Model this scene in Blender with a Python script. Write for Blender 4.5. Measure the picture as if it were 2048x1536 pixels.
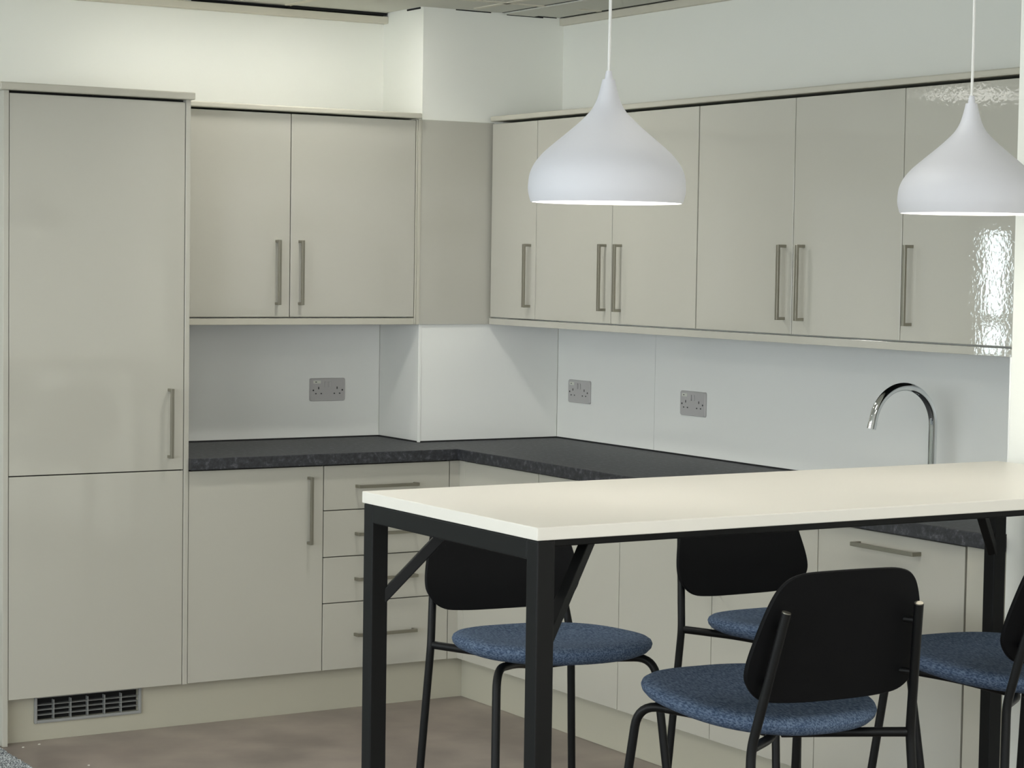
import bpy, bmesh, math, random
from mathutils import Vector, Matrix
S = bpy.context.scene
C = bpy.context.scene.collection
for o in list(bpy.data.objects): bpy.data.objects.remove(o)
random.seed(4)

# ------------------------------------------------------------ camera
CAM = Vector((-3.93804, -6.76372, 1.58433))
YAW, PITCH, ROLL, FPX = math.radians(31.5578), math.radians(-3.2205), math.radians(0.8601), 4371.38
fwd = Vector((math.sin(YAW)*math.cos(PITCH), math.cos(YAW)*math.cos(PITCH), math.sin(PITCH)))
rt = Vector((math.cos(YAW), -math.sin(YAW), 0)); up = rt.cross(fwd)
r2 = rt*math.cos(ROLL)+up*math.sin(ROLL); u2 = -rt*math.sin(ROLL)+up*math.cos(ROLL)
cd = bpy.data.cameras.new('camera'); cam = bpy.data.objects.new('camera', cd); C.objects.link(cam)
cam.matrix_world = Matrix(((r2.x, u2.x, -fwd.x, CAM.x), (r2.y, u2.y, -fwd.y, CAM.y), (r2.z, u2.z, -fwd.z, CAM.z), (0, 0, 0, 1)))
cd.sensor_width = 36; cd.lens = FPX/2048*36; cd.clip_end = 60; cd.clip_start = 0.05
S.camera = cam

# ------------------------------------------------------------ world, exposure, large lights
S.view_settings.view_transform = 'Standard'; S.view_settings.look = 'None'
S.view_settings.exposure = 0.06; S.view_settings.gamma = 1.0; S.view_settings.use_curve_mapping = False
W = bpy.data.worlds.new('world'); S.world = W; W.use_nodes = True
W.node_tree.nodes['Background'].inputs[0].default_value = (0.80, 0.90, 0.92, 1)
W.node_tree.nodes['Background'].inputs[1].default_value = 0.3
PANEL_E = 13.0        # unseen ceiling panels, most added for fill
FILL_WINDOW_E = 6.6        # fill light from the added left-wall window
BULB_W = 3.0          # pendant bulbs
DOWN = [(-0.95, 0.06, 0.7), (-0.42, 0.06, 0.95), (-0.62, -0.62, 4.6), (-2.62, -0.62, 3.8)]      # small round downlights: x, y, strength x area
PANELS = [(-3.54, -0.33, PANEL_E), (-1.14, -2.73, PANEL_E*0.4), (-3.54, -2.73, PANEL_E), (-3.75, 1.9, 5),  # out of view; added for fill, except the far-room panel inferred from a reflection
          (-1.14, -5.13, PANEL_E), (-3.54, -5.13, PANEL_E), (-1.14, -7.53, PANEL_E), (-3.54, -7.53, PANEL_E), (-5.94, -2.73, PANEL_E), (-5.94, -5.13, PANEL_E)]

# ------------------------------------------------------------ materials
def mat(name, col, rough=.5, metal=0, spec=.5, coat=0, bump=None, var=None, emit=None, estr=0):
    m = bpy.data.materials.new(name); m.use_nodes = True; nt = m.node_tree; b = nt.nodes['Principled BSDF']
    c = tuple(col)+(1,)
    b.inputs['Base Color'].default_value = c; b.inputs['Roughness'].default_value = rough
    b.inputs['Metallic'].default_value = metal; b.inputs['Specular IOR Level'].default_value = spec
    b.inputs['Coat Weight'].default_value = coat; b.inputs['Coat Roughness'].default_value = .05
    if emit: b.inputs['Emission Color'].default_value = tuple(emit)+(1,); b.inputs['Emission Strength'].default_value = estr
    tc = nt.nodes.new('ShaderNodeTexCoord')
    if var:                                  # (scale, colour2, stretch, detail)
        mp = nt.nodes.new('ShaderNodeMapping'); mp.inputs['Scale'].default_value = var[2]
        n = nt.nodes.new('ShaderNodeTexNoise'); n.inputs['Scale'].default_value = var[0]; n.inputs['Detail'].default_value = var[3]
        r = nt.nodes.new('ShaderNodeValToRGB'); r.color_ramp.elements[0].position = .38; r.color_ramp.elements[1].position = .64
        r.color_ramp.elements[0].color = c; r.color_ramp.elements[1].color = tuple(var[1])+(1,)
        nt.links.new(tc.outputs['Object'], mp.inputs[0]); nt.links.new(mp.outputs[0], n.inputs['Vector'])
        nt.links.new(n.outputs['Fac'], r.inputs[0]); nt.links.new(r.outputs[0], b.inputs['Base Color'])
    if bump:                                 # (scale, strength, distance)
        n2 = nt.nodes.new('ShaderNodeTexNoise'); n2.inputs['Scale'].default_value = bump[0]; n2.inputs['Detail'].default_value = 2
        bp = nt.nodes.new('ShaderNodeBump'); bp.inputs['Strength'].default_value = bump[1]; bp.inputs['Distance'].default_value = bump[2]
        nt.links.new(tc.outputs['Object'], n2.inputs['Vector']); nt.links.new(n2.outputs['Fac'], bp.inputs['Height']); nt.links.new(bp.outputs[0], b.inputs['Normal'])
    return m
def srgb(r, g, b):
    f = lambda v: (v/255/12.92) if v/255 <= .04045 else ((v/255+.055)/1.055)**2.4
    return (f(r), f(g), f(b))
M = {}
M['gloss'] = mat('cashmere_gloss', srgb(184, 182, 171), .03, spec=.5, bump=(75, .10, .001))
M['carcass'] = mat('cashmere_board', srgb(190, 187, 173), .3, bump=(60, .03, .001))
M['plinth'] = mat('plinth_board', srgb(186, 183, 166), .32)
M['steel'] = mat('brushed_steel', srgb(150, 147, 135), .38, metal=.9)
M['wall'] = mat('white_paint', srgb(238, 239, 231), .75, bump=(180, .06, .001))
M['ceiling'] = mat('ceiling_tile', srgb(205, 205, 196), .9, bump=(260, .25, .001))
M['trimwhite'] = mat('trim_paint', srgb(208, 204, 188), .5)
M['splash'] = mat('splash_gloss', srgb(240, 241, 236), .07, spec=.5, bump=(40, .02, .001))
M['seal'] = mat('dark_sealant', (.012, .012, .013), .6)
M['gap_shade'] = mat('gap_shade_black', (.006, .006, .006), .9)  # flat black standing in for shade inside gaps and recesses
M['white_plastic'] = mat('socket_plastic', srgb(186, 184, 182), .3)
M['sticker'] = mat('sticker_paper', srgb(215, 217, 205), .6)
M['ink'] = mat('ink', (.03, .03, .03), .6)
M['chrome'] = mat('chrome', (.72, .74, .75), .05, metal=1)
M['tabletop'] = mat('laminate_white', srgb(220, 217, 208), .38, bump=(400, .03, .0005))
M['black'] = mat('black_powder_coat', (.0042, .0045, .0046), .45, spec=.22, bump=(700, .05, .0005))
M['blackback'] = mat('black_shell', (.0022, .0024, .003), .62, spec=.14)
M['fabric'] = mat('blue_wool', srgb(52, 68, 91), .92, spec=.2, bump=(900, .5, .001), var=(330, srgb(98, 113, 134), (1, .3, 1), 4))
M['lamp'] = mat('lamp_white', srgb(200, 201, 206), .55)
M['cord'] = mat('cord_white', srgb(214, 214, 210), .6)
M['grey_plastic'] = mat('grille_plastic', srgb(150, 152, 150), .45)
M['bulb'] = mat('bulb_glow', (1, 1, 1), .5, emit=(1, .93, .8), estr=12)
M['frame'] = mat('window_frame', srgb(95, 100, 104), .4)
M['glow1'] = mat('bright_daylight_glass', (.1, .1, .1), .3, emit=(.80, .95, 1.0), estr=18)
M['glow2'] = mat('fill_light_glass', (.1, .1, .1), .3, emit=(.88, .95, 1.0), estr=FILL_WINDOW_E)
M['glow3'] = mat('fill_light_glass', (.1, .1, .1), .3, emit=(.98, .98, .98), estr=4.8)
M['room'] = mat('room_paint', srgb(205, 208, 200), .8)
M['paper'] = mat('paper_white', srgb(235, 235, 225), .7)

def counter_mat():
    m = bpy.data.materials.new('slate_laminate'); m.use_nodes = True; nt = m.node_tree; b = nt.nodes['Principled BSDF']
    tc = nt.nodes.new('ShaderNodeTexCoord')
    n = nt.nodes.new('ShaderNodeTexNoise'); n.inputs['Scale'].default_value = 55; n.inputs['Detail'].default_value = 8; n.inputs['Roughness'].default_value = .7
    r = nt.nodes.new('ShaderNodeValToRGB'); e = r.color_ramp.elements
    e[0].position = .36; e[0].color = (.013, .014, .017, 1); e[1].position = .70; e[1].color = (.115, .12, .135, 1)
    mid = e.new(.55); mid.color = (.032, .034, .040, 1)
    v = nt.nodes.new('ShaderNodeTexNoise'); v.inputs['Scale'].default_value = 300
    bp = nt.nodes.new('ShaderNodeBump'); bp.inputs['Strength'].default_value = .2; bp.inputs['Distance'].default_value = .001
    L = nt.links.new
    L(tc.outputs['Object'], n.inputs['Vector']); L(tc.outputs['Object'], v.inputs['Vector']); L(n.outputs['Fac'], r.inputs[0]); L(r.outputs[0], b.inputs['Base Color'])
    L(v.outputs['Fac'], bp.inputs['Height']); L(bp.outputs[0], b.inputs['Normal']); b.inputs['Roughness'].default_value = .5
    return m
M['counter'] = counter_mat()
def floor_mat():
    m = mat('vinyl_floor', srgb(114, 104, 98), .33, var=(3.2, srgb(142, 131, 122), (1, 1, 1), 6), bump=(120, .05, .001))
    return m
M['floor'] = floor_mat()
M['carpet'] = mat('grey_carpet', srgb(66, 72, 76), .95, spec=.1, var=(230, srgb(208, 213, 214), (1, 1, 1), 2), bump=(500, 1, .004))

# ------------------------------------------------------------ mesh helpers
class MB:
    def __init__(s): s.bm = bmesh.new(); s.curved = False
    def box(s, x0, x1, y0, y1, z0, z1, bev=0, seg=2):
        t = bmesh.new()
        v = [t.verts.new((x, y, z)) for x in (x0, x1) for y in (y0, y1) for z in (z0, z1)]
        for f in ((0, 1, 3, 2), (4, 6, 7, 5), (0, 4, 5, 1), (2, 3, 7, 6), (0, 2, 6, 4), (1, 5, 7, 3)): t.faces.new([v[i] for i in f])
        bmesh.ops.recalc_face_normals(t, faces=t.faces)
        if bev: bmesh.ops.bevel(t, geom=list(t.edges), offset=bev, segments=seg, profile=.5, affect='EDGES')
        return s.add(t)
    def add(s, t):
        me = bpy.data.meshes.new('t'); t.to_mesh(me); t.free(); s.bm.from_mesh(me); bpy.data.meshes.remove(me); return s
    def prism(s, pts, z0, z1, bev=0):
        t = bmesh.new(); a = [t.verts.new((x, y, z0)) for x, y in pts]; b = [t.verts.new((x, y, z1)) for x, y in pts]; n = len(pts)
        t.faces.new(a[::-1]); t.faces.new(b)
        for i in range(n): t.faces.new((a[i], a[(i+1) % n], b[(i+1) % n], b[i]))
        bmesh.ops.recalc_face_normals(t, faces=t.faces)
        if bev:
            es = [e for e in t.edges if abs(e.verts[0].co.z-e.verts[1].co.z) < 1e-6]
            bmesh.ops.bevel(t, geom=es, offset=bev, segments=2, profile=.5, affect='EDGES')
        return s.add(t)
    def lathe(s, prof, cx=0, cy=0, n=64, close=False):
        s.curved = True
        t = bmesh.new(); rings = []
        for r, z in prof:
            if r < 1e-6: rings.append([t.verts.new((cx, cy, z))])
            else: rings.append([t.verts.new((cx+r*math.cos(2*math.pi*k/n), cy+r*math.sin(2*math.pi*k/n), z)) for k in range(n)])
        for a, b in zip(rings, rings[1:]):
            for k in range(n):
                k2 = (k+1) % n
                if len(a) == 1 and len(b) == 1: continue
                if len(a) == 1: t.faces.new((a[0], b[k], b[k2]))
                elif len(b) == 1: t.faces.new((a[k], b[0], a[k2]))
                else: t.faces.new((a[k], b[k], b[k2], a[k2]))
        if close:
            a, b = rings[-1], rings[0]
            for k in range(n): t.faces.new((a[k], b[k], b[(k+1) % n], a[(k+1) % n]))
        bmesh.ops.recalc_face_normals(t, faces=t.faces)
        return s.add(t)
    def tube(s, pts, r, n=16, fillet=0, fs=8, cap=True):
        s.curved = True
        P = [Vector(p) for p in pts]
        if fillet:
            Q = [P[0]]
            for i in range(1, len(P)-1):
                a = (P[i-1]-P[i]); b = (P[i+1]-P[i]); la, lb = a.length, b.length; a.normalize(); b.normalize()
                f = min(fillet, la*.48, lb*.48); p0 = P[i]+a*f; p1 = P[i]+b*f
                for k in range(fs+1):
                    u = k/fs; Q.append(p0*(1-u)**2+P[i]*2*u*(1-u)+p1*u*u)
            Q.append(P[-1]); P = Q
        t = bmesh.new(); rings = []; d = (P[1]-P[0]).normalized()
        nrm = d.orthogonal().normalized()
        for i, p in enumerate(P):
            if 0 < i < len(P)-1: d2 = ((P[i+1]-p).normalized()+(p-P[i-1]).normalized()).normalized()
            elif i == 0: d2 = (P[1]-P[0]).normalized()
            else: d2 = (P[-1]-P[-2]).normalized()
            nrm = (nrm-d2*nrm.dot(d2)).normalized(); bn = d2.cross(nrm)
            rr = r[i] if isinstance(r, (list, tuple)) else r
            rings.append([t.verts.new(p+nrm*rr*math.cos(2*math.pi*k/n)+bn*rr*math.sin(2*math.pi*k/n)) for k in range(n)])
        for a, b in zip(rings, rings[1:]):
            for k in range(n): t.faces.new((a[k], a[(k+1) % n], b[(k+1) % n], b[k]))
        if cap: t.faces.new(rings[0][::-1]); t.faces.new(rings[-1])
        bmesh.ops.recalc_face_normals(t, faces=t.faces)
        return s.add(t)
    def beam(s, p0, p1, w, h, bev=.002):        # rectangular bar between two points
        p0, p1 = Vector(p0), Vector(p1); d = (p1-p0); L = d.length; d.normalize()
        sd = d.cross(Vector((0, 0, 1))).normalized(); u = sd.cross(d)
        t = bmesh.new(); v = []
        for q in (p0, p1):
            for a, b in ((-1, -1), (1, -1), (1, 1), (-1, 1)): v.append(t.verts.new(q+sd*a*w/2+u*b*h/2))
        for f in ((3, 2, 1, 0), (4, 5, 6, 7), (0, 1, 5, 4), (1, 2, 6, 5), (2, 3, 7, 6), (3, 0, 4, 7)): t.faces.new([v[i] for i in f])
        bmesh.ops.recalc_face_normals(t, faces=t.faces)
        if bev: bmesh.ops.bevel(t, geom=list(t.edges), offset=bev, segments=2, profile=.5, affect='EDGES')
        return s.add(t)
    def build(s, name, m, parent=None, smooth=True, kind=None, loc=None):
        me = bpy.data.meshes.new(name); s.bm.to_mesh(me); s.bm.free()
        for x in (m if isinstance(m, (list, tuple)) else [m]): me.materials.append(x)
        if smooth and s.curved:
            me.polygons.foreach_set('use_smooth', [True]*len(me.polygons)); me.set_sharp_from_angle(angle=math.radians(35))
        o = bpy.data.objects.new(name, me); C.objects.link(o)
        if parent:
            o.parent = parent; o.location = -Vector(parent.get('_b', (0, 0, 0))) if False else (0, 0, 0)
        if loc: o.location = loc
        if kind: o['kind'] = kind
        return o
def tag(o, label, cat, group=None):
    o['label'] = label; o['category'] = cat
    if group: o['group'] = group
    return o
def thing(name, label, cat, loc=(0, 0, 0), rz=0, group=None):
    o = bpy.data.objects.new(name, None); C.objects.link(o); o.location = loc; o.rotation_euler = (0, 0, rz); o.empty_display_size = .1
    return tag(o, label, cat, group)
def at(o, root):                                  # part built in world coordinates under a thing with an offset
    o.parent = root; o.location = -Vector(root.location) ; return o
def wbuild(mb, name, m, root, label=None, smooth=True):
    o = mb.build(name, m, None, smooth); o.parent = root; o.location = -Vector(root.location)
    if label: o['label'] = label
    return o
def sub(mb, name, m, part, label=None):           # sub-part in world coordinates (part already offset to its thing)
    o = mb.build(name, m); o.parent = part
    if label: o['label'] = label
    return o
def copy_tree(o, parent=None):
    c = o.copy(); C.objects.link(c)
    if parent: c.parent = parent
    for ch in [x for x in bpy.data.objects if x.parent == o]: copy_tree(ch, c)
    return c

# ------------------------------------------------------------ measured layout
WA, WB, PX, PY = .5846, .5936, -.016, .2785
CEIL = 2.508
D1, D2 = .2618, .2684
ZB, ZT, ZP = 1.3742, 2.0912, 1.3465
R = [.2326, -.0651, -.5540, -1.0432, -1.5347, -2.0257, -2.515]
B = [-.039, -.5327, -1.025, -1.519, -2.009, -2.601]
NIB = -2.747
# ------------------------------------------------------------ the room
MB().box(-7.2, .8, -9.7, 2.65, -.1, 0).build('floor', M['floor'], kind='structure', smooth=False)
def panelled(name, boxes, m):
    b = MB()
    for q in boxes: b.box(*q)
    return b.build(name, m, kind='structure', smooth=False)
panelled('wall_back', [(-1.05, .8, WA, .75, 0, 2.75), (-1.86, -1.05, WA, .75, 0, 2.75)], M['wall'])
panelled('wall_far', [(-7.2, -4.64, 2.5, 2.65, 0, 2.75), (-4.36, -1.7, 2.5, 2.65, 0, 2.75), (-4.64, -4.36, 2.5, 2.65, 0, 1.03), (-4.64, -4.36, 2.5, 2.65, 1.84, 2.75)], M['room'])
panelled('wall_side', [(-1.86, -1.7, .75, 2.5, 0, 2.75)], M['room'])
panelled('wall_right', [(WB, .8, -9.7, WA, 0, 2.75)], M['wall'])
panelled('wall_column', [(PX, WB, PY, WA, 0, 2.6)], M['wall'])
panelled('wall_nib', [(0, WB, NIB-.32, NIB, 0, CEIL)], M['wall'])
panelled('wall_left', [(-7.2, -7.0, -9.7, 2.65, 0, .8), (-7.2, -7.0, -9.7, 2.65, 2.25, 2.75), (-7.2, -7.0, -9.7, -8.2, .8, 2.25), (-7.2, -7.0, -.2, 2.65, .8, 2.25)], M['room'])
panelled('wall_front', [(-7.0, WB, -9.7, -9.5, 0, .8), (-7.0, WB, -9.7, -9.5, 2.3, 2.75), (-7.0, -6.6, -9.7, -9.5, .8, 2.3), (-.4, WB, -9.7, -9.5, .8, 2.3)], M['room'])
# ceiling: tiles with narrow joints and the open gaps beside the column
cb = MB()
cb.box(-7.0, WB, -9.5, -.021, CEIL, CEIL+.02)
cb.box(-1.75, -.80, -.021, WA, CEIL, CEIL+.02)
cb.box(-7.0, -1.75, -.021, 2.5, CEIL, CEIL+.02)
cb.box(-.80, -.027, -.021, WA, CEIL, CEIL+.02)
cb.box(-.027, .13, -.021, .2785, CEIL, CEIL+.02)
cb.box(.13, .29, -.021, .271, CEIL, CEIL+.02)
cb.box(.29, WB, -.021, .268, CEIL, CEIL+.02)
ceiling = cb.build('ceiling', M['ceiling'], kind='structure', smooth=False)
MB().box(-7.0, WB, -9.5, 2.6, 2.62, 2.7).build('ceiling', M['gap_shade'], kind='structure', smooth=False)  # black sheet putting shade above the open ceiling gaps
g = MB()
for k in range(-1, 12):
    x = .162-.6*k
    if x < WB and k >= 0: g.box(x-.012, x+.012, -9.5, .2 if x > 0 else .54, CEIL-.004, CEIL+.001)
for k in range(0, 16): g.box(-7.0, .56, -.018-.6*k-.012, -.018-.6*k+.012, CEIL-.004, CEIL+.001)
g.build('trim_1', M['trimwhite'], kind='structure', smooth=False)
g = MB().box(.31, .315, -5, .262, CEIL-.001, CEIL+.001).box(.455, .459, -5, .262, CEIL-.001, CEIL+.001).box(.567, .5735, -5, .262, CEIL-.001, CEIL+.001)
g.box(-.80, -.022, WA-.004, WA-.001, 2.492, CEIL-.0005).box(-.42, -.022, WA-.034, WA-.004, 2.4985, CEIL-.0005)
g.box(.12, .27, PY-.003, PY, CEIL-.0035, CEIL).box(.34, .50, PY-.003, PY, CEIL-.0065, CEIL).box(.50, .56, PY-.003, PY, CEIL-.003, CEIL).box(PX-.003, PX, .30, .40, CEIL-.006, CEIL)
g.build('ceiling_gap_shade', M['gap_shade'], kind='structure', smooth=False)  # dark strips painted in for the shade of ceiling gaps and slots
g = MB().box(.318, .452, -5, .262, CEIL-.006, CEIL, .002); g.build('trim_3', M['ceiling'], kind='structure')
MB().box(-1.85, PX, WA-.036, WA, 2.468, 2.494, .002).build('trim_4', M['trimwhite'], kind='structure')
MB().box(WB-.02, WB, NIB, PY, 2.478, 2.505, .002).build('trim_5', M['trimwhite'], kind='structure')
MB().box(-4.31, -4.25, 2.44, 2.5, 0, CEIL, .004).build('trim_6', M['frame'], kind='structure')
# windows: the first is inferred from a reflection, the others added for light
def window(i, x0, x1, z0, z1, axis, pos, mull, hb):
    f = MB(); t = .05
    def bx(a0, a1, c0, c1, d0, d1, bev=.003):
        if axis == 'y': f.box(a0, a1, pos+d0, pos+d1, c0, c1, bev)
        else: f.box(pos+d0, pos+d1, a0, a1, c0, c1, bev)
    bx(x0, x1, z0, z0+t, 0, .06); bx(x0, x1, z1-t, z1, 0, .06); bx(x0, x0+t, z0, z1, 0, .06); bx(x1-t, x1, z0, z1, 0, .06)
    for a in mull: bx(a-.02, a+.02, z0, z1, 0, .06)
    for a in hb: bx(x0, x1, a-.025, a+.025, 0, .06)
    w = f.build('window_%d' % i, M['frame'], kind='structure')
    p = MB()
    if axis == 'y': p.box(x0, x1, pos+.025, pos+.035, z0, z1)
    else: p.box(pos+.025, pos+.035, x0, x1, z0, z1)
    o = p.build('pane', M['glow%d' % i], w, smooth=False)
window(1, -4.64, -4.36, 1.03, 1.84, 'y', 2.53, [], [1.285])
window(2, -8.2, -.2, .8, 2.25, 'x', -7.12, [-6.2, -4.2, -2.2], [1.9])  # unseen window added to send cool light across to the right wall
window(3, -6.6, -.4, .8, 2.3, 'y', -9.62, [-5, -3.5, -2], [1.9])  # unseen window added behind the camera for low light under the cabinets

# ceiling light panels, all out of view
def light_panel(x, y, e, i):
    t = thing('unseen_light_panel', 'unseen square flush light panel in the tiled ceiling' , 'ceiling light', (x, y, CEIL), 0, 'unseen flush light panels in the tiled ceiling')
    o = MB().box(-.3, .3, -.3, -.285, -.008, .001).box(-.3, .3, .285, .3, -.008, .001).box(-.3, -.285, -.285, .285, -.008, .001).box(.285, .3, -.285, .285, -.008, .001).build('frame', M['cord'], t)
    m = M.get('led%.1f' % e)
    if not m: m = mat('led_diffuser', (.8, .8, .8), .6, emit=(1.0, .985, .925), estr=e); M['led%.1f' % e] = m
    dz = -.005
    MB().box(-.285, .285, -.285, .285, dz, -.001, .004).build('diffuser', m, t, smooth=False)
for i, (x, y, e) in enumerate(PANELS): light_panel(x, y, e, i)
dl = {(-.95, .06): 'small round downlight close to the back wall, farther left of the column',
      (-.42, .06): 'small round downlight close to the back wall, nearest the column',
      (-.62, -.62): 'small round downlight over the floor in front of the drawers',
      (-2.62, -.62): 'small round downlight over the carpet left of the tall cabinet'}
for (x, y, p) in DOWN:
    t = thing('ceiling_downlight', dl[(x, y)], 'ceiling light', (x, y, CEIL), 0, 'small round downlights above the cabinets')
    rr = .09
    dd = .045 if y < -.1 else .004  # deeper bezel added as a baffle to keep light off the upper column
    MB().lathe([(rr, .0005), (rr, -dd), (rr+.006, -dd-.002), (rr+.02, -.004), (rr+.02, .0005)], n=40).build('bezel', M['frame'], t)
    MB().lathe([(0, -.0035), (rr-.0005, -.0035), (rr-.0005, .0008), (0, .0008)], n=40).build('diffuser', mat('downlight_diffuser', (.8, .8, .8), .6, emit=(1.0, .985, .925), estr=p/(math.pi*rr*rr)), t)

# ------------------------------------------------------------ handles
def handle_v(y_or_x, z0, z1, axis, face):       # vertical D handle. axis 'y': front faces -y at y=face ; axis 'x': faces -x at x=face
    b = MB(); w = .0055; pr = .032; a = y_or_x
    def bx(a0, a1, d0, d1, c0, c1):
        if axis == 'y': b.box(a0, a1, face-d1, face-d0, c0, c1, .001)
        else: b.box(face-d1, face-d0, a0, a1, c0, c1, .001)
    bx(a-w, a+w, pr-.009, pr, z0, z1); bx(a-w, a+w, -.001, pr-.008, z0, z0+.009); bx(a-w, a+w, -.001, pr-.008, z1-.009, z1)
    return b
def handle_h(a0, a1, z, axis, face):
    b = MB(); w = .0055; pr = .032
    def bx(p0, p1, d0, d1):
        if axis == 'y': b.box(p0, p1, face-d1, face-d0, z-w, z+w, .001)
        else: b.box(face-d1, face-d0, p0, p1, z-w, z+w, .001)
    bx(a0, a1, pr-.009, pr); bx(a0, a0+.009, -.001, pr-.008); bx(a1-.009, a1, -.001, pr-.008)
    return b
GAP = .0016
def front(root, name, a0, a1, z0, z1, axis, face, hnd=None, th=.018):
    b = MB()
    if axis == 'y': b.box(a0+GAP, a1-GAP, face, face+th, z0, z1, .0012)
    else: b.box(face, face+th, min(a0, a1)+GAP, max(a0, a1)-GAP, z0, z1, .0012)
    d = wbuild(b, name, M['gloss'], root)
    if hnd: sub(hnd, 'handle', M['steel'], d, 'brushed steel bar handle')
    return d

# ------------------------------------------------------------ tall cabinet
xl, xt = -1.6665, -1.0655
t = thing('tall_cabinet', 'full-height beige gloss cabinet at far left with two stacked doors', 'cabinet', (xl, 0, 0))
wbuild(MB().box(xl, xt, .021, WA-.002, .15, 2.098, .001), 'carcass', M['gap_shade'], t)  # this and the other carcasses are painted black so door gaps look shaded
wbuild(MB().box(xl-.0185, xl-.0005, -.002, WA-.002, 0, 2.1, .0012), 'side_panel', M['gloss'], t)
wbuild(MB().box(xt+.0005, xt+.0175, -.002, WA-.002, .148, 2.1, .0012), 'side_panel', M['gloss'], t)
front(t, 'door', xl, xt, .8735, 2.092, 'y', 0, handle_v(-1.118, .914, 1.145, 'y', 0))
front(t, 'door', xl, xt, .15, .8700, 'y', 0)
wbuild(MB().box(xl-.035, xt+.026, -.022, WA-.002, 2.1, 2.1245, .004), 'cornice', M['carcass'], t)

# ------------------------------------------------------------ left run, base
x0, x1, x2 = -1.0475, -.5431, -.0405
t = thing('base_cabinet', 'beige single-door base cabinet between the tall cabinet and the drawers', 'cabinet', (x0, 0, .15))
wbuild(MB().box(x0+.001, x1-.0015, .02, WA-.004, .152, .869, .001), 'carcass', M['gap_shade'], t)
front(t, 'door', x0, x1, .15, .8655, 'y', 0, handle_v(-.601, .597, .831, 'y', 0))
t = thing('drawer_unit', 'beige base unit of four drawers with horizontal bar handles', 'drawers', (x1, 0, .15))
wbuild(MB().box(x1+.001, x2-.001, .02, WA-.004, .152, .869, .001), 'carcass', M['gap_shade'], t)
for za, zb, zh in ((.7108, .8655, .791), (.5477, .7078, .624), (.3860, .5447, .465), (.15, .3830, .269)):
    front(t, 'drawer_front', x1, x2, za, zb, 'y', 0, handle_h(-.420, -.180, zh, 'y', 0))
t = MB().box(x2+.002, .018, .0015, .0195, .149, .866, .001).box(.0015, .0195, B[0]+.0015, .018, .149, .866, .001).build('corner_post', M['gloss'])
tag(t, 'narrow beige L-shaped post in the inside corner under the worktop', 'corner post')
# plinths
def vent_hole(b, x0, x1, z0, z1):
    b.box(xl, x0, .045, .063, 0, .148); b.box(x1, .0635, .045, .063, 0, .148); b.box(x0, x1, .045, .063, 0, z0); b.box(x0, x1, .045, .063, z1, .148)
b = MB(); vent_hole(b, -1.556, -1.204, .066, .143)
tag(b.build('plinth', M['plinth']), 'beige kickboard under the left run with a grille set into it', 'plinth')
tag(MB().box(.045, .063, NIB+.002, .0445, 0, .148, .001).build('plinth', M['plinth']), 'pale kickboard under the right run behind the stools', 'plinth')
# grille
t = thing('vent_grille', 'grey slatted plastic air grille in the left kickboard', 'vent', (-1.38, .045, .06))
f = MB(); X0, X1, Z0, Z1 = -1.565, -1.195, .057, .1475
f.box(X0, X0+.010, .036, .0445, Z0, Z1, .002); f.box(X1-.010, X1, .036, .0445, Z0, Z1, .002); f.box(X0+.01, X1-.01, .036, .0445, Z0, Z0+.010, .002); f.box(X0+.01, X1-.01, .036, .0445, Z1-.008, Z1, .002)
wbuild(f, 'frame', M['grey_plastic'], t)
for k in range(1, 4): wbuild(MB().box(X0+.010, X1-.010, .039, .062, Z0+.009+k*.0165, Z0+.0105+k*.0165), 'louvre', M['grey_plastic'], t)
for k in range(1, 6):
    xx = X0+.01+(X1-X0-.02)*k/6; wbuild(MB().box(xx-.0012, xx+.0012, .043, .062, Z0+.01, Z1-.018), 'divider', M['grey_plastic'], t)
wbuild(MB().box(X0+.01, X1-.01, .066, .07, .06, .147), 'backing', M['gap_shade'], t)  # black sheet in place of the shade behind the slats

# ------------------------------------------------------------ right run, base
def base_r(label, ya, yb, doors, name='base_cabinet', cat='cabinet'):
    t = thing(name, label, cat, (0, ya, .15))
    wbuild(MB().box(.02, WB-.004, yb+.001, ya-.001, .152, .869, .001), 'carcass', M['gap_shade'], t)
    for (p, q, h) in doors: front(t, 'door', q, p, .15, .8655, 'x', 0, h)
    return t
base_r('beige single-door base cabinet beside the inside corner post', B[0], B[1], [(B[0], B[1], handle_v(B[1]+.042, .597, .831, 'x', 0))])
base_r('beige single-door base cabinet behind the stool nearest the corner', B[1], B[2], [(B[1], B[2], handle_v(B[1]-.042, .597, .831, 'x', 0))])
base_r('beige double-door sink cabinet behind the right-hand far stool', B[2], B[4], [(B[2], B[3], handle_v(B[3]+.042, .597, .831, 'x', 0)), (B[3], B[4], handle_v(B[3]-.042, .597, .831, 'x', 0))])
base_r('wide appliance door with a horizontal handle at the end of the right run', B[4], B[5]-.0, [(B[4], B[5], handle_h(-2.434, -2.182, .826, 'x', 0))], 'integrated_appliance', 'appliance')
tag(MB().box(0, WB-.01, NIB+.003, B[5]-.006, .149, .869, .001).build('end_filler', M['carcass']), 'beige filler panel between the appliance door and the white wall end', 'panel')

# ------------------------------------------------------------ worktop
pts = [(-1.0475, -.021), (-.021, -.021), (-.021, NIB+.001), (WB-.001, NIB+.001), (WB-.001, PY-.001), (PX-.001, PY-.001), (PX-.001, WA-.001), (-1.0475, WA-.001)]
tag(MB().prism(pts, .8705, .910, .0025).build('worktop', M['counter']), 'L-shaped charcoal stone-effect worktop running around the corner', 'worktop')
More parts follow.
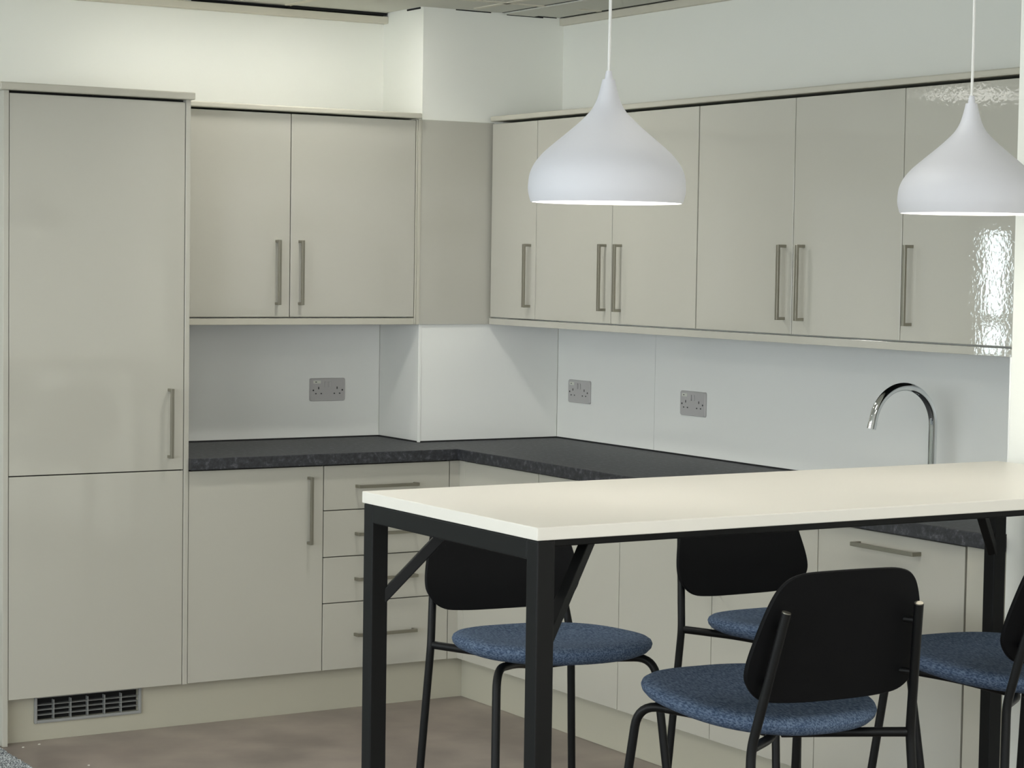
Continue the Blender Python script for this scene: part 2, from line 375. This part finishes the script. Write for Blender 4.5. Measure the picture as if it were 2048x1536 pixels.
# splashbacks (4 mm glossy boards), with dark sealant foot
def splash(label, x0, x1, y0, y1, nx=0, ny=0):
    o = MB().box(x0, x1, y0, y1, .915, 1.362, .0006).build('splashback_panel', M['splash']); tag(o, label, 'splashback')
    s = MB().box(x0-.0016*(nx != 0)*1, x1, y0-.0016*(ny != 0), y1, .9101, .9148).build('sealant', M['seal'], o)
splash('glossy white splashback behind the left-hand socket', -1.0475, PX-.005, WA-.0045, WA-.0005, ny=1)
splash('narrow white splashback on the left side of the column', PX-.0045, PX-.0005, PY-.0045, WA-.005, nx=1)
splash('white splashback on the front of the corner column', PX+.006, WB-.005, PY-.0045, PY-.0005, ny=1)
splash('white splashback on the right wall from the column to the fine joint', WB-.0045, WB-.0005, -.3695, PY-.005, nx=1)
splash('long white splashback on the right wall behind the tap', WB-.0045, WB-.0005, NIB+.001, -.3708, nx=1)
splash('white splashback edge on the wall end beyond the tap', 0, WB-.005, NIB+.0005, NIB+.0065)
MB().box(WB-.0035, WB-.0006, -.3709, -.3694, .916, 1.36).build('trim_7', M['seal'], kind='structure')
tag(MB().box(PX-.007, PX+.005, PY-.007, PY-.001, .911, 1.362, .001).build('corner_trim', M['splash']), 'slim white upright trim on the column corner above the worktop', 'trim')

# ------------------------------------------------------------ wall cabinets, left run
w0, w1, w2 = -1.0475, -.5536, -.0499
t = thing('wall_cabinet', 'beige double-door wall cabinet between the tall cabinet and the column', 'cabinet', (w0, D1, ZB))
wbuild(MB().box(w0+.001, w2+.004, D1+.02, WA-.003, ZB+.001, ZT+.002, .001), 'carcass', M['gap_shade'], t)
wbuild(MB().box(w2+.0015, w2+.0085, D1+.001, D1+.06, ZP, ZT+.003, .001), 'end_strip', M['carcass'], t)
front(t, 'door', w0, w1, ZB, ZT, 'y', D1, handle_v(-.606, 1.4170, 1.6465, 'y', D1))
front(t, 'door', w1, w2, ZB, ZT, 'y', D1, handle_v(-.516, 1.4170, 1.6465, 'y', D1))
tag(MB().box(w0, -.0345, D1-.018, WA-.002, ZT+.0065, 2.1175, .004).build('cornice', M['carcass']), 'beige cornice strip along the top of the left wall cabinet', 'cornice')
tag(MB().box(w0, w2+.0005, D1+.001, D1+.019, ZP, ZB-.0048, .001).build('pelmet', M['carcass']), 'beige light pelmet under the left wall cabinet', 'pelmet')
# corner filler
tag(MB().box(-.0265, D2+.015, D1+.002, PY-.0008, ZP, ZT+.005, .0008).build('corner_filler', M['gloss']), 'wide plain beige panel closing the corner between wall cabinets', 'panel')
tag(MB().box(-.0405, -.0275, D1-.001, PY-.0008, ZP, ZT+.005, .001).build('corner_strip', M['carcass']), 'slim upright beige strip left of the corner panel', 'panel')

# ------------------------------------------------------------ wall cabinets, right run
def wall_r(label, ya, yb, doors):
    t = thing('wall_cabinet', label, 'cabinet', (D2, ya, ZB))
    wbuild(MB().box(D2+.02, WB-.006, yb+.0012, ya-.0012, ZB+.001, ZT+.002, .001), 'carcass', M['gap_shade'], t)
    for (p, q, hy) in doors: front(t, 'door', q, p, ZB, ZT, 'x', D2, handle_v(hy, 1.4168, 1.6465, 'x', D2))
wall_r('narrow single-door wall cabinet next to the corner panel', R[0]+.02, R[1], [(R[0]+.018, R[1], -.028)])
wall_r('double-door wall cabinet behind the left pendant lamp', R[1], R[3], [(R[1], R[2], -.516), (R[2], R[3], -.610)])
wall_r('double-door wall cabinet between the two pendant lamps', R[3]-.002, R[5], [(R[3]-.002, R[4], -1.4975), (R[4], R[5], -1.5875)])
wall_r('single-door wall cabinet at the far right, behind the right pendant lamp', R[5], R[6], [(R[5], R[6], -2.069)])
tag(MB().box(D2, WB-.01, NIB+.008, R[6]-.003, ZB, ZT, .001).build('end_filler', M['carcass']), 'upper beige filler strip against the white wall end', 'panel')
tag(MB().box(D2-.018, WB-.002, NIB+.001, R[0]+.006, ZT+.0085, 2.1185, .004).build('cornice', M['carcass']), 'long beige cornice strip along the top of the right wall cabinets', 'cornice')
tag(MB().box(D2+.001, D2+.019, NIB+.008, R[0]+.026, ZP, ZB-.0048, .001).build('pelmet', M['gloss']), 'long beige light pelmet under the right wall cabinets', 'pelmet')

# ------------------------------------------------------------ sockets
def socket_root(label, loc, rz):
    # local frame: plate in xz, facing -y
    t = thing('wall_socket', label, 'socket', loc, rz, 'double sockets above the worktop')
    pl = bmesh.new(); w, h, r = .0735, .043, .007; pts = []
    for cx, cz, a0 in ((w-r, h-r, 0), (-w+r, h-r, 90), (-w+r, -h+r, 180), (w-r, -h+r, 270)):
        for k in range(6): a = math.radians(a0+18*k); pts.append((cx+r*math.cos(a), cz+r*math.sin(a)))
    n = len(pts)
    lay = []
    for (y, sc) in ((0, 1), (-.005, 1), (-.0085, .965)):
        lay.append([pl.verts.new((x*sc, y, z*sc)) for x, z in pts])
    for a, b in zip(lay, lay[1:]):
        for k in range(n): pl.faces.new((a[k], a[(k+1) % n], b[(k+1) % n], b[k]))
    pl.faces.new(lay[-1]); pl.faces.new(lay[0][::-1]); bmesh.ops.recalc_face_normals(pl, faces=pl.faces)
    MB().add(pl).build('faceplate', M['white_plastic'], t)
    for s in (-1, 1):
        cx = s*.0385; b = MB()
        b.box(cx-.002, cx+.002, -.0091, -.0084, .002, .0105)                      # earth
        b.box(cx-.0145, cx-.0085, -.0091, -.0084, -.0165, -.0125); b.box(cx+.0085-.0005, cx+.0145-.0005, -.0091, -.0084, -.0165, -.0125)
        b.build('socket_outlet', M['ink'], t)
        MB().box(s*.0085-.0055, s*.0085+.0055, -.0125 if s < 0 else -.0115, -.0083, .010, .031, .0012).build('rocker_switch', M['white_plastic'], t)
        sc = MB(); tt = bmesh.new(); bmesh.ops.create_cone(tt, cap_ends=True, segments=16, radius1=.0032, radius2=.0032, depth=.0008, matrix=Matrix.Translation((s*.0605, -.0087, -.002)) @ Matrix.Rotation(math.radians(90), 4, 'X')); sc.add(tt)
        sc.build('screw', M['ink'], t)
    st = MB().box(-.061, -.030, -.0092, -.0084, .0235, .0345).build('sticker', M['sticker'], t)
    MB().box(-.053, -.046, -.0095, -.0090, .0275, .0305).build('ink_mark', M['ink'], st)
    return t
s1 = socket_root('double wall socket on the back wall left of the column', (-.243, WA-.0046, 1.0925), 0)
s2 = copy_tree(s1); s2.location = (WB-.0046, .1135, 1.096); s2.rotation_euler = (0, 0, -math.pi/2); s2['label'] = 'double wall socket on the right wall nearest the column'
s3 = copy_tree(s1); s3.location = (WB-.0046, -.6095, 1.0965); s3.rotation_euler = (0, 0, -math.pi/2); s3['label'] = 'double wall socket on the right wall to the right of the panel joint'

# ------------------------------------------------------------ tap
TX, TY = .505, -1.915
t = thing('kitchen_tap', 'tall chrome swan-neck tap rising behind the white table', 'tap', (TX, TY, .910))
MB().lathe([(0, 0), (.027, 0), (.027, .006), (.021, .012), (.019, .06), (.015, .064), (0, .064)], n=40).build('base', M['chrome'], t)
zc = .207; Rr = .1165; P = [(0, 0, .05), (0, 0, .1), (0, 0, .15)]
for k in range(0, 37):
    a = math.radians(165*k/36); P.append((-Rr+Rr*math.cos(a), 0, zc+Rr*math.sin(a)))
a = math.radians(165); dx, dz = -math.sin(a)*-1, -abs(math.cos(a)); last = Vector(P[-1]); dirv = Vector((-math.sin(a), 0, math.cos(a))).normalized()
P.append(tuple(last+dirv*.018))
sp = MB().tube(P, .0125, n=24).build('spout', M['chrome'], t)
MB().tube([tuple(last+dirv*.016), tuple(last+dirv*.036)], .0135, n=24).build('aerator', M['chrome'], t)
MB().tube([(0, .015, .045), (0, .055, .065)], .0055, n=12).build('lever', M['chrome'], t)

# ------------------------------------------------------------ pendants
def pendant(label, x, y, zr):
    t = thing('pendant_lamp', label, 'pendant lamp', (x, y, zr), 0, 'white pendant lamps over the high table')
    pr = [(152, 0), (154.5, 8), (157.5, 22), (157.5, 37), (154.5, 57), (145.5, 77), (128.5, 98), (106, 118), (82, 138), (59, 158), (39, 178), (28.5, 193), (22, 208), (16.5, 228), (12.8, 245)]
    def smooth(p):
        out = []
        for i in range(len(p)-1):
            p0 = p[max(i-1, 0)]; p1 = p[i]; p2 = p[i+1]; p3 = p[min(i+2, len(p)-1)]
            for k in range(4):
                u = k/4; out.append(tuple(.5*((2*p1[j])+(-p0[j]+p2[j])*u+(2*p0[j]-5*p1[j]+4*p2[j]-p3[j])*u*u+(-p0[j]+3*p1[j]-3*p2[j]+p3[j])*u**3) for j in (0, 1)))
        return out+[p[-1]]
    q = [(a/1000, b/1000) for a, b in smooth(pr)]
    inner = [(max(a-.0025, .004), b-(.001 if i else 0)) for i, (a, b) in enumerate(q)]
    sh = MB().lathe(q+inner[::-1], n=96, close=True).build('shade', M['lamp'], t)
    MB().lathe([(0, .243), (.0085, .243), (.0075, .252), (.0058, .262), (0, .262)], n=32).build('cord_grip', M['lamp'], t)
    MB().lathe([(0, .06), (.012, .062), (.026, .078), (.030, .098), (.024, .122), (.014, .14), (.013, .165), (0, .165)], n=32).build('bulb', M['bulb'], t)
    zc = CEIL-zr
    MB().tube([(0, 0, .26), (.0012, 0, .40), (-.0008, 0, .55), (0, 0, zc-.02)], .0032, n=10, fillet=.05).build('cord', M['cord'], t)
    MB().lathe([(0, zc-.03), (.03, zc-.03), (.045, zc-.012), (.047, zc-.0005), (0, zc-.0005)], n=40).build('ceiling_rose', M['lamp'], t)
    l = bpy.data.lights.new('bulb_light', 'POINT'); l.energy = BULB_W; l.color = (1, .93, .80); l.shadow_soft_size = .03
    lo = bpy.data.objects.new('bulb_light', l); C.objects.link(lo); lo.parent = t; lo.location = (0, 0, .035)
pendant('white spun pendant lamp hanging left, fully in view', -1.489, -3.127, 1.703)
pendant('white spun pendant lamp hanging right, cut off by the picture edge', -.514, -3.125, 1.7045)

# ------------------------------------------------------------ high table
TX0, TX1, TY0, TY1, TZ = -1.8545, -.0785, -3.466, -2.788, 1.107
t = thing('high_table', 'high white-topped table on a black square-tube frame', 'table', (TX0, TY0, 0))
wbuild(MB().box(TX0, TX1, TY0, TY1, TZ-.024, TZ, .002, 3), 'tabletop', M['tabletop'], t)
L = .038; zt = TZ-.0245; ins = .003
for sx in (0, 1):
    for sy in (0, 1):
        xa = TX0+ins if sx == 0 else TX1-ins-L; ya = TY0+ins if sy == 0 else TY1-ins-L
        wbuild(MB().box(xa, xa+L, ya, ya+L, 0, zt, .003, 3), 'leg', M['black'], t)
        # diagonal brace
        cx, cy = xa+L/2, ya+L/2; dx = .80*(1 if sx == 0 else -1); dy = .42*(1 if sy == 0 else -1)
        s0 = .012; s1 = .21
        wbuild(MB().beam((cx+dx*s0, cy+dy*s0, .872+s0*.9), (cx+dx*s1, cy+dy*s1, zt-.006), .022, .022), 'brace', M['black'], t)
for xa in (TX0+ins, TX1-ins-L): wbuild(MB().box(xa, xa+L, TY0+ins+L-.001, TY1-ins-L+.001, zt-.038, zt, .003, 3), 'end_rail', M['black'], t)
for ya in (TY0+.085, TY1-.085-.02): wbuild(MB().box(TX0+ins+L, TX1-ins-L, ya, ya+.02, zt-.025, zt, .002), 'long_rail', M['black'], t)

# ------------------------------------------------------------ bar stools
q = dict(wt=.1536, yt=-.2246, ht=.9385, wr=.1859, yr=-.1662, wb=.2223, yb=-.2056, wf=.1987, yf=.2282, wff=.2436, yff=.3222, hf=.688, sz=.694, sa=.2094, sb=.2502, sy=.085, st=.034, bz0=.7525, bz1=1.0123, HR=.675)
RT = .0095
def make_chair():
    t = thing('bar_stool', '', 'stool')
    HR = q['HR']; cz = HR-.024; cy = .03
    for s in (-1, 1):
        foot = Vector((s*q['wb'], q['yb'], .004)); J = Vector((s*q['wr'], q['yr'], HR)); T = Vector((s*q['wt'], q['yt'], q['ht']))
        l = MB().tube([foot, J, T], RT, n=20, fillet=.022).build('leg', M['black'], t)
        MB().lathe([(0, 0), (.012, 0), (.012, .006), (.0105, .02), (0, .02)], foot.x, foot.y, n=20).build('foot_glide', M['black'], l)
        capd = (T-J).normalized()
        MB().tube([T-capd*.001, T+capd*.002], RT*.93, n=20).build('end_cap', M['steel'], l)
        foot = Vector((s*q['wff'], q['yff'], .004)); K = Vector((s*q['wf'], q['yf'], q['hf']))
        # extend up so that the rounded corner passes the measured line
        l = MB().tube([foot, K+(K-foot).normalized()*.0, K+Vector((-s*.10, -.11, -.014)), Vector((s*.012, cy+.01, cz))], RT, n=20, fillet=.05).build('leg', M['black'], t)
        MB().lathe([(0, 0), (.012, 0), (.012, .006), (.0105, .02), (0, .02)], foot.x, foot.y, n=20).build('foot_glide', M['black'], l)
    sf = MB()
    for s in (-1, 1): sf.tube([(s*(q['wr']-.004), q['yr']+.002, HR), (s*(q['wr']-.11), q['yr']+.10, HR-.011), (s*.012, cy-.01, cz)], RT, n=20, fillet=.05)
    sf.build('seat_frame', M['black'], t)
    # footrest ring below the seat
    zf = .26
    def pt(a, b, z0, z1, z): u = (z-z0)/(z1-z0); return a+(b-a)*u
    fp = []
    fl = [pt(Vector((s*q['wff'], q['yff'], 0)), Vector((s*q['wf'], q['yf'], q['hf'])), 0, q['hf'], zf) for s in (-1, 1)]
    rl = [pt(Vector((s*q['wb'], q['yb'], 0)), Vector((s*q['wr'], q['yr'], HR)), 0, HR, zf) for s in (1, -1)]
    ring = fl+rl
    fr = MB()
    for i in range(4): fr.tube([ring[i], ring[(i+1) % 4]], .008, n=14)
    fr.build('footrest', M['black'], t)
    # seat cushion : superellipse loops
    bm = bmesh.new(); N = 96; rings = []
    prof = [(0, .86, 0), (.0, .5, -.006), (0, .88, 0)]
    lay = [(-.004, .05), (-.003, .45), (-.001, .74), (.003, .88), (.009, .955), (.017, .99), (.025, 1.0), (.032, .988), (.0375, .955), (.041, .90), (.0425, .80), (.042, .6), (.040, .3), (.039, .05)]
    for z, k in lay:
        rg = []
        for i in range(N):
            a = 2*math.pi*i/N; c, s = math.cos(a), math.sin(a); e = 2/2.45
            x = q['sa']*math.copysign(abs(c)**e, c); y = q['sb']*math.copysign(abs(s)**e, s)
            x *= 1+.05*(y/q['sb'])          # a little wider at the front
            dome = .010*((x*k/q['sa'])**2)+.006*((y*k/q['sb'])**2)
            rg.append(bm.verts.new((x*k, q['sy']+y*k, q['sz']+z+dome-.008+.042*(q['sy']+y*k-.19))))
        rings.append(rg)
    for a, b in zip(rings, rings[1:]):
        for k in range(N): bm.faces.new((a[k], a[(k+1) % N], b[(k+1) % N], b[k]))
    bm.faces.new(rings[0][::-1]); bm.faces.new(rings[-1]); bmesh.ops.recalc_face_normals(bm, faces=bm.faces)
    mb = MB().add(bm); mb.curved = True; mb.build('seat', M['fabric'], t)
    # backrest shell
    def by(z): return q['yr']+(q['yt']-q['yr'])*(z-HR)/(q['ht']-HR)
    z0, z1 = q['bz0'], q['bz1']
    poly = [(-.203, .30), (-.197, .17), (-.165, .045), (-.11, .008), (0, 0), (.11, .008), (.165, .045), (.197, .17), (.203, .30),
            (.192, .52), (.172, .78), (.150, .92), (.115, .985), (.05, 1.0), (-.05, 1.0), (-.115, .985), (-.150, .92), (-.172, .78), (-.192, .52)]
    def cr(P, m=5):
        out = []; n = len(P)
        for i in range(n):
            p0, p1, p2, p3 = P[i-1], P[i], P[(i+1) % n], P[(i+2) % n]
            for k in range(m):
                u = k/m; out.append(tuple(.5*((2*p1[j])+(-p0[j]+p2[j])*u+(2*p0[j]-5*p1[j]+4*p2[j]-p3[j])*u*u+(-p0[j]+3*p1[j]-3*p2[j]+p3[j])*u**3) for j in (0, 1)))
        return out
    O = cr(poly); bm = bmesh.new(); N = len(O); fr_, bk_ = [], []
    cz_ = .48
    th = .011
    def P3(x, f, off):
        z = z0+(z1-z0)*f
        return (x, by(z)+.030-.030+.020+.018-.028*(1-(x/.2)**2)*.5-.004+off, z)
    ks = [1.0, .985, .9, .75, .55, .35, .15]
    for off, store, seq in ((th/2, fr_, ks), (-th/2, bk_, ks)):
        for i, k in enumerate(seq):
            o2 = off*(.45 if i == 0 else 1)
            store.append([bm.verts.new(P3(x*k, cz_+(f-cz_)*k, o2)) for x, f in O])
    for st_, rev in ((fr_, False), (bk_, True)):
        for a, b in zip(st_, st_[1:]):
            for k in range(N):
                f = (a[k], a[(k+1) % N], b[(k+1) % N], b[k]); bm.faces.new(f[::-1] if rev else f)
        bm.faces.new(st_[-1] if not rev else st_[-1][::-1])
    for k in range(N): bm.faces.new((fr_[0][k], bk_[0][k], bk_[0][(k+1) % N], fr_[0][(k+1) % N]))
    bmesh.ops.recalc_face_normals(bm, faces=bm.faces)
    mb = MB().add(bm); mb.curved = True; mb.build('backrest', M['blackback'], t)
    for s in (-1, 1):
        for z in (.80, .905):
            xw = q['wr']+(q['wt']-q['wr'])*(z-HR)/(q['ht']-HR)
            MB().tube([(s*xw, by(z), z), (s*(xw-.018), by(z)+.030, z)], .006, n=12).build('bracket', M['black'], t)
    return t
D = math.radians
chairs = [(-1.2197, -3.3861, -4.06, 'blue-seated stool on the near side of the table, its black back seen whole'),
          (-1.2425, -2.4835, 173.98, 'blue-seated stool on the far side, beside the near end of the table'),
          (-.5615, -2.5577, 179.23, 'blue-seated stool on the far side, half hidden behind the near stool'),
          (-.4857, -3.3103, -5.02, 'blue-seated stool on the near side, cut off by the right picture edge')]
c0 = make_chair()
for i, (x, y, a, lb) in enumerate(chairs):
    o = c0 if i == 0 else copy_tree(c0)
    o.location = (x, y, 0); o.rotation_euler = (0, 0, D(a)); o['label'] = lb; o['group'] = 'stools around the high table'

# ------------------------------------------------------------ floor details
bm = bmesh.new(); nx, ny = 200, 150; st = .0035; grid = []
for i in range(nx+1):
    rw = []
    for j in range(ny+1):
        e = 0 if i in (0, nx) or j in (0, ny) else random.uniform(.003, .012)
        rw.append(bm.verts.new((-1.701-i*st+(random.uniform(-.001, .001) if i and i < nx else 0), -.035-j*st, e)))
    grid.append(rw)
for i in range(nx):
    for j in range(ny): bm.faces.new((grid[i][j], grid[i][j+1], grid[i+1][j+1], grid[i+1][j]))
x_far, y_end = -1.701-nx*st, -.035-ny*st
bmesh.ops.recalc_face_normals(bm, faces=bm.faces)
m_ = MB().add(bm); m_.box(-6.99, x_far, -9.49, 2.49, 0, .008); m_.box(x_far, -1.701, -2.3, y_end, 0, .008); m_.box(x_far, -1.701, -.035, .55, 0, .008)
o = m_.build('carpet', M['carpet']); tag(o, 'speckled grey loop-pile carpet at the bottom left corner', 'carpet'); o['kind'] = 'stuff'
for k, (x, y, lb) in enumerate(((-1.626, -.032, 'tiny white scrap on the floor nearest the tall cabinet end'), (-1.567, -.014, 'tiny white scrap on the floor below the grille'), (-1.531, -.366, 'small white scrap on the open floor at the bottom edge'))):
    b = bmesh.new(); n = 7; vs = [b.verts.new((.004*random.uniform(.6, 1.3)*math.cos(6.283*i/n), .0022*random.uniform(.6, 1.3)*math.sin(6.283*i/n), .0002)) for i in range(n)]
    f = b.faces.new(vs); r = bmesh.ops.extrude_face_region(b, geom=[f])
    for v in [g_ for g_ in r['geom'] if isinstance(g_, bmesh.types.BMVert)]: v.co.z = .0018
    bmesh.ops.recalc_face_normals(b, faces=b.faces)
    tag(MB().add(b).build('paper_scrap', M['paper'], loc=(x, y, 0)), lb, 'debris', 'scraps on the floor')
